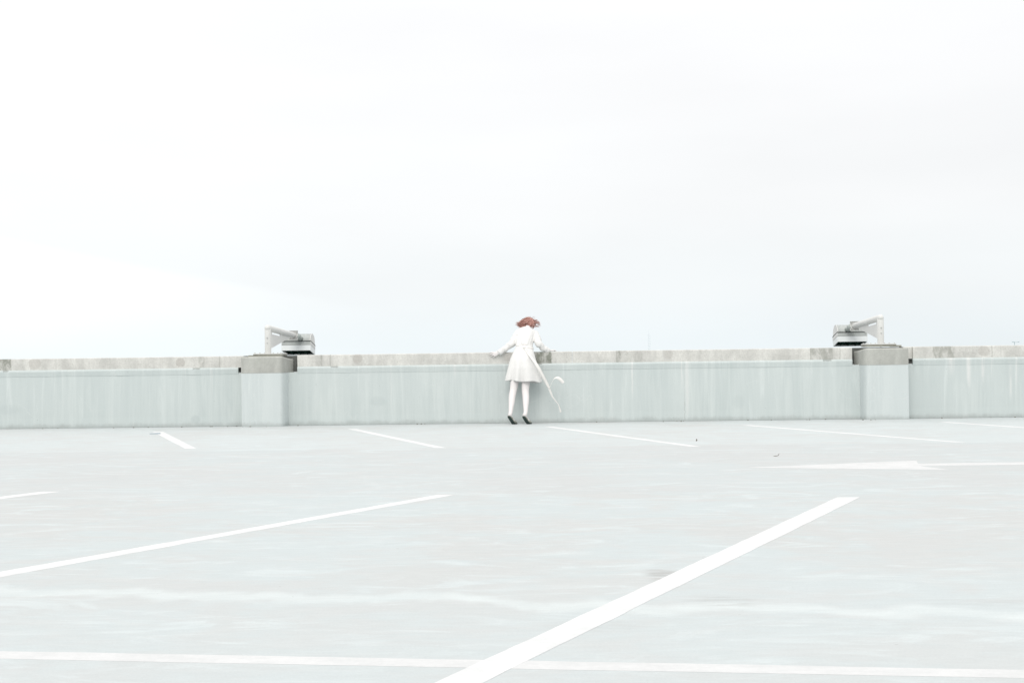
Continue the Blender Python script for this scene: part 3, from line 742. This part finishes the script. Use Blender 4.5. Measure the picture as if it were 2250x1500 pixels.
def ribbon(pts, widths, angles, name='sash_tail', sub=7):
    """flat band: the angle turns its width from lying in the picture plane (0) to edge-on (90)"""
    vals = [Vector((w, a, 0)) for w, a in zip(widths, angles)]
    P, V = smooth_pts(L(pts), vals, sub); rings = []
    for i, p in enumerate(P):
        t = (P[min(i + 1, len(P) - 1)] - P[max(i - 1, 0)]).normalized()
        side = t.cross(Vector((0, 1, 0))).normalized(); nn = side.cross(t).normalized()
        w, a = V[i][0], R(V[i][1]); s = side * math.cos(a) + nn * math.sin(a); q = nn * math.cos(a) - side * math.sin(a)
        cup = w * .10
        rings.append([p + s * (w * .5) + q * .0012, p + q * (.0012 - cup), p - s * (w * .5) + q * .0012, p - s * (w * .5) - q * .0012, p - q * (.0012 + cup), p + s * (w * .5) - q * .0012])
    bm = bmesh.new(); skin_rings(bm, rings); return mesh_obj(name, bm, m_sash, sash, True)
ribbon([(.198, -.166, 1.165), (.252, -.215, 1.085), (.33, -.295, .985), (.385, -.335, .905), (.425, -.345, .83), (.472, -.335, .735), (.515, -.32, .655), (.565, -.31, .560), (.618, -.29, .420), (.655, -.27, .362), (.702, -.25, .300), (.728, -.24, .235), (.745, -.235, .170)],
       [.028, .034, .040, .048, .054, .052, .048, .038, .028, .026, .028, .030, .036], [20, 25, 30, 20, 12, 5, 8, 15, 30, 62, 74, 60, 20])
ribbon([(.198, -.166, 1.165), (.250, -.222, 1.080), (.325, -.302, .980), (.380, -.341, .902), (.430, -.352, .82), (.478, -.345, .725), (.520, -.332, .640), (.558, -.325, .562), (.580, -.33, .553), (.600, -.33, .590), (.622, -.33, .635), (.645, -.33, .678), (.676, -.33, .699), (.715, -.33, .692), (.755, -.33, .662), (.792, -.33, .617)],
       [.022, .024, .026, .028, .030, .030, .026, .022, .016, .018, .018, .024, .038, .050, .052, .046], [20, 25, 30, 20, 12, 5, 8, 40, 70, 82, 83, 78, 55, 15, 5, 0])

# shoes: low pumps, heels lifted, toes pointing a little to the right
for dx, dz in ((0, 0), (.224, -.006)):
    path = [(-.047, -.512, .126 + dz), (-.034, -.492, .105 + dz), (-.014, -.463, .072 + dz), (.006, -.432, .036 + dz * .5), (.024, -.404, .013), (.042, -.374, .0075), (.058, -.348, .0075), (.066, -.335, .009)]
    path = [(x + dx, y, z) for x, y, z in path]
    wid = [.034, .052, .054, .056, .070, .074, .056, .026]
    fd = Vector((.62, 1., 0)).normalized(); sidev = Vector((fd.y, -fd.x, .10)).normalized()
    P, w = smooth_pts(L(path), wid, 4)
    bm = bmesh.new(); rings = []
    for i, p in enumerate(P):
        t = (P[min(i + 1, len(P) - 1)] - P[max(i - 1, 0)]).normalized(); n_ = sidev.cross(t).normalized()
        if n_.z < 0: n_ = -n_
        hw = w[i] / 2
        rings.append([p - sidev * hw * .86 - n_ * .006, p + sidev * hw * .86 - n_ * .006, p + sidev * hw + n_ * .001, p + sidev * hw * .98 + n_ * .007, p - sidev * hw * .98 + n_ * .007, p - sidev * hw + n_ * .001])
    skin_rings(bm, rings)
    # low heel block
    a, b = loc(path[0]), loc(path[1])
    sh = None
    up_r = []; hts = [.050, .062, .054, .044, .040, .038, .028, .012]
    Pu, hu = smooth_pts(L(path), hts, 4)
    for i, p in enumerate(P):
        t = (P[min(i + 1, len(P) - 1)] - P[max(i - 1, 0)]).normalized(); n_ = sidev.cross(t).normalized()
        if n_.z < 0: n_ = -n_
        hw = w[i] / 2 * .96; ring = []
        for k in range(15):
            an = math.pi * k / 14; ring.append(p + n_ * (.006 + hu[i] * math.sin(an) ** .7) + sidev * (hw * math.copysign(abs(math.cos(an)) ** .75, math.cos(an))))
        up_r.append(ring)
    b2 = bmesh.new(); skin_rings(b2, up_r); shoe = mesh_obj('shoe', b2, m_shoe, person, True)
    mesh_obj('sole', bm, m_sole, shoe, False)

# hair: a wavy bob, thrown over to the left with a lock lifting on the right
rnd = random.Random(5)
bm = bmesh.new()
HL = loc((.250, .345, 1.552))
ellipsoid(bm, HC + Vector((-.004, -.006, .004)), (.080, .092, .100), HM, 22, 14)
ellipsoid(bm, loc((.232, .335, 1.532)), (.066, .06, .050), Matrix.Rotation(R(-24), 3, 'Y'), 18, 12)
rad = Vector((.082, .094, .102))
def surf(d):          # point of the scalp in direction d (head space)
    return Vector((d.x * rad.x, d.y * rad.y, d.z * rad.z))
def strand(root, dirs, steps, r0, wave, ph):
    p = root.copy(); pts = [p.copy()]; n = len(dirs)
    for i in range(steps):
        k = i / (steps - 1); d = dirs[min(n - 1, int(k * n))].normalized()
        w = Vector((math.sin(ph + i * 1.15), math.cos(ph * 1.7 + i * .9), math.sin(ph * .6 + i * 1.3))) * wave * k
        p = p + (d + w).normalized() * .0155
        q = HM.inverted() @ (p - HC); e = Vector((q.x / rad.x, q.y / rad.y, q.z / rad.z))
        if e.length < 1.03:
            q = Vector((e.x * rad.x, e.y * rad.y, e.z * rad.z)) * (1.04 / e.length); p = HC + HM @ q
        pts.append(p.copy())
    rr = [r0 * (1 - .85 * (i / (len(pts) - 1)) ** 1.8) for i in range(len(pts))]
    P, v = smooth_pts(pts, rr, 2); tube(bm, P, v, 6, dome=False)
for i in range(430):
    a = rnd.uniform(0, 2 * math.pi); zc = rnd.uniform(-.1, 1.0); s = math.sqrt(max(0, 1 - zc * zc))
    d = Vector((math.cos(a) * s, math.sin(a) * s, zc))
    w = HM @ d
    if w.y > .45 and w.z < .3: continue
    root = HC + HM @ surf(d)
    ph = rnd.uniform(0, 6.28); x = w.x
    if x > .35 and rnd.random() < .15:
        dirs = [Vector((.5, -.1, -.55)), Vector((.75, .0, -.25)), Vector((.9, 0, .15))]; st = rnd.randint(4, 7); wv = .5
    else:
        dirs = [Vector((-.62, -.45, .10)), Vector((-.74, -.25, -.42)), Vector((-.70, -.10, -.62)), Vector((-.62, -.1, -.30))]; st = rnd.randint(5, 10); wv = .42
    strand(root, dirs, st, rnd.uniform(.0034, .0066), wv, ph)
# strands from the parting, over the back of the head down to the collar
for i in range(150):
    k = rnd.random(); root = loc((.29 - .05 * k + rnd.uniform(-.02, .02), .335 - .02 * k, 1.632 - .012 * k + rnd.uniform(-.01, .006)))
    dirs = [Vector((-.7, -.55, -.2)), Vector((-.72, -.25, -.62)), Vector((-.66, .0, -.70)), Vector((-.75, 0, -.2))]
    strand(root, dirs, rnd.randint(7, 12), rnd.uniform(.003, .0055), .40, rnd.uniform(0, 6.28))
for i in range(110):
    root = loc((.30 + rnd.uniform(-.03, .02), .325 + rnd.uniform(-.01, .03), 1.610 + rnd.uniform(-.03, .02)))
    dirs = [Vector((.05, -.5, -.6)), Vector((-.15, -.2, -.8)), Vector((-.5, .0, -.6)), Vector((-.6, 0, -.3))]
    strand(root, dirs, rnd.randint(6, 9), rnd.uniform(.003, .0055), .45, rnd.uniform(0, 6.28))
for i in range(190):       # lower layers falling to the collar on the left
    root = loc((.235 + rnd.uniform(-.065, .06), .300 + rnd.uniform(-.02, .03), 1.552 + rnd.uniform(-.03, .055)))
    dirs = [Vector((-.35, -.35, -.7)), Vector((-.7, -.1, -.6)), Vector((-.85, 0, -.35)), Vector((-.7, 0, -.1))]
    strand(root, dirs, rnd.randint(5, 8), rnd.uniform(.0026, .0056), .55, rnd.uniform(0, 6.28))
# lock blown out to the right, curling back under
for i in range(26):
    root = loc((.325 + rnd.uniform(-.012, .012), .36 + rnd.uniform(-.02, .02), 1.558 + rnd.uniform(-.02, .02)))
    c = rnd.uniform(.6, 1)
    dirs = [Vector((.9, -.1, .0)), Vector((1, 0, .25)), Vector((.9, 0, .3)), Vector((.6, 0, -.7)), Vector((.4, 0, -.9)), Vector((-.4, 0, -.6))]
    strand(root, dirs, rnd.randint(7, 11), rnd.uniform(.0010, .0026), .38, rnd.uniform(0, 6.28))
# loose wisps on the left and single flying hairs
for i in range(110):
    root = loc((.165 + rnd.uniform(-.03, .03), .325 + rnd.uniform(-.03, .02), 1.535 + rnd.uniform(-.035, .03)))
    dirs = [Vector((-.8, -.1, -.15)), Vector((-.9, 0, .25)), Vector((-.7, 0, .5)), Vector((-.5, 0, -.1))]
    strand(root, dirs, rnd.randint(5, 8), rnd.uniform(.0007, .0020), .6, rnd.uniform(0, 6.28))
for i in range(30):
    a = rnd.uniform(0, 3.14); root = loc((.262 + .09 * math.cos(a), .345, 1.55 + .09 * math.sin(a)))
    strand(root, [Vector((math.cos(a), -.1, math.sin(a) * .5)), Vector((.6, 0, .2)), Vector((.5, 0, -.4))], rnd.randint(3, 5), .0009, .7, rnd.uniform(0, 6.28))
mesh_obj('hair', bm, m_hair, person, True)

# ---------------------------------------------------------------- far things beyond the parapet
m_mast = plain('mast steel with painted haze', (214, 222, 226), .95, .6, .3)  # pale because the fading by far air is put into the colour
def mast():
    Y = 430; t = thing('radio_mast', 'thin pale lattice radio mast rising far beyond the parapet', 'radio mast', (41.3, Y, -14), None, True)
    top = 1.07 + 6.9 + 14; bm = bmesh.new(); w = .20
    cs = [(w, 0), (-w * .5, w * .87), (-w * .5, -w * .87)]
    for x, y in cs: tube(bm, [(x, y, 0), (x, y, top - 1.2)], [.034, .030], 6, dome=False)
    z = 0; k = 0
    while z < top - 2.2:
        for i in range(3):
            a, b = cs[i], cs[(i + 1) % 3]; tube(bm, [(a[0], a[1], z), (b[0], b[1], z + .8)], [.018, .018], 4, dome=False); tube(bm, [(a[0], a[1], z + .8), (b[0], b[1], z + .8)], [.018, .018], 4, dome=False)
        z += .8
    mesh_obj('lattice', bm, m_mast, t)
    bm = bmesh.new(); tube(bm, [(0, 0, top - 1.2), (0, 0, top)], [.03, .02], 6); mesh_obj('whip', bm, m_mast, t)
    z = top - 2
    while z > 12:
        bm = bmesh.new(); tube(bm, [(0, 0, z), (.55, 0, z)], [.03, .03], 5, dome=False); tube(bm, [(.55, 0, z - .25), (.55, 0, z + .25)], [.035, .035], 5); mesh_obj('dipole', bm, m_mast, t); z -= .78
mast()
m_far = plain('weathered lamp steel', (170, 186, 190), .9, .6, .3)
def far_lamp():
    Y = 320; x = (2229 - 1125) / 3125 * Y; t = thing('street_lamp', 'tiny twin headed street lamp peeping over the coping near the right edge', 'street lamp', (x, Y, -14), None, True)
    h = 15.07 + 1.15
    bm = bmesh.new(); tube(bm, [(0, 0, 0), (0, 0, h)], [.13, .07], 8); mesh_obj('pole', bm, m_far, t)
    bm = bmesh.new(); tube(bm, [(-.35, 0, h - .03), (.9, 0, h - .03)], [.04, .04], 6); mesh_obj('arm', bm, m_far, t)
    for a, b in ((-.55, -.02), (.75, 1.05)):
        bm = bmesh.new(); box(bm, (a, -.15, h - .06), (b, .15, h + .10), .03); mesh_obj('lamp_head', bm, m_far, t)
far_lamp()

# ---------------------------------------------------------------- litter on the deck
m_bark = plain('dry bark', (134, 128, 120), .8, .9, .2)
m_strap = plain('grey plastic strip', (176, 190, 198), .8, .6, .4)
bm = bmesh.new(); c = to_wall((-5.11, 20.30))
skin_rings(bm, [[(x, -.016, .003), (x, .016, .003), (x, .013, .015 + .004 * math.sin(x * 30)), (x, -.013, .015 + .004 * math.sin(x * 30))] for x in (-.075, -.04, 0, .04, .075)])
tag(place(mesh_obj('plastic_strip', bm, m_strap), c), 'flat grey strip lying across the steepest far bay line', 'strip')
bm = bmesh.new(); c = to_wall((2.19, 17.0))
p, v = smooth_pts([(-.004, 0, .006), (.002, .006, .014), (-.003, .003, .024)], [.006, .008, .005], 4); tube(bm, p, v, 8)
tag(place(mesh_obj('bark_chip', bm, m_bark), c), 'small dark chip of bark standing near the end of the middle far bay line', 'bark chip')
bm = bmesh.new(); c = to_wall((2.66, 14.4))
p, v = smooth_pts([(-.030, 0, .004), (-.008, -.01, .005), (.015, .003, .009), (.026, .014, .020), (.029, .02, .028)], [.002, .003, .003, .0026, .0015], 4); tube(bm, p, v, 6)
tag(place(mesh_obj('twig', bm, m_bark), c), 'thin curled twig lying on the aisle above the arrow', 'twig')
m_peb = plain('grey pebble', (140, 138, 130), .8, .9, .2)
peb = None
for i in range(34):
    u = rnd.uniform(-7.5, 7.8); v = -.03 - abs(rnd.gauss(0, .09)); r = rnd.uniform(.006, .013)
    if -4.25 < u < -3.4 or 5.25 < u < 6.1: v -= .25
    if peb is None:
        bm = bmesh.new(); bmesh.ops.create_icosphere(bm, subdivisions=2, radius=1)
        for q in bm.verts: q.co *= 1 + noise.noise(q.co * 1.3) * .35; q.co.z = q.co.z * .65 + .5
        peb = mesh_obj('pebble', bm, m_peb, None, True); o = peb
    else:
        o = peb.copy(); COL.objects.link(o)
    place(o, (u, v, 0)); o.scale = (r, r, r); o.rotation_euler.z = rnd.uniform(0, 6)
    tag(o, 'small grey pebble lying at the foot of the parapet', 'pebble', 'pebbles along the foot of the parapet')
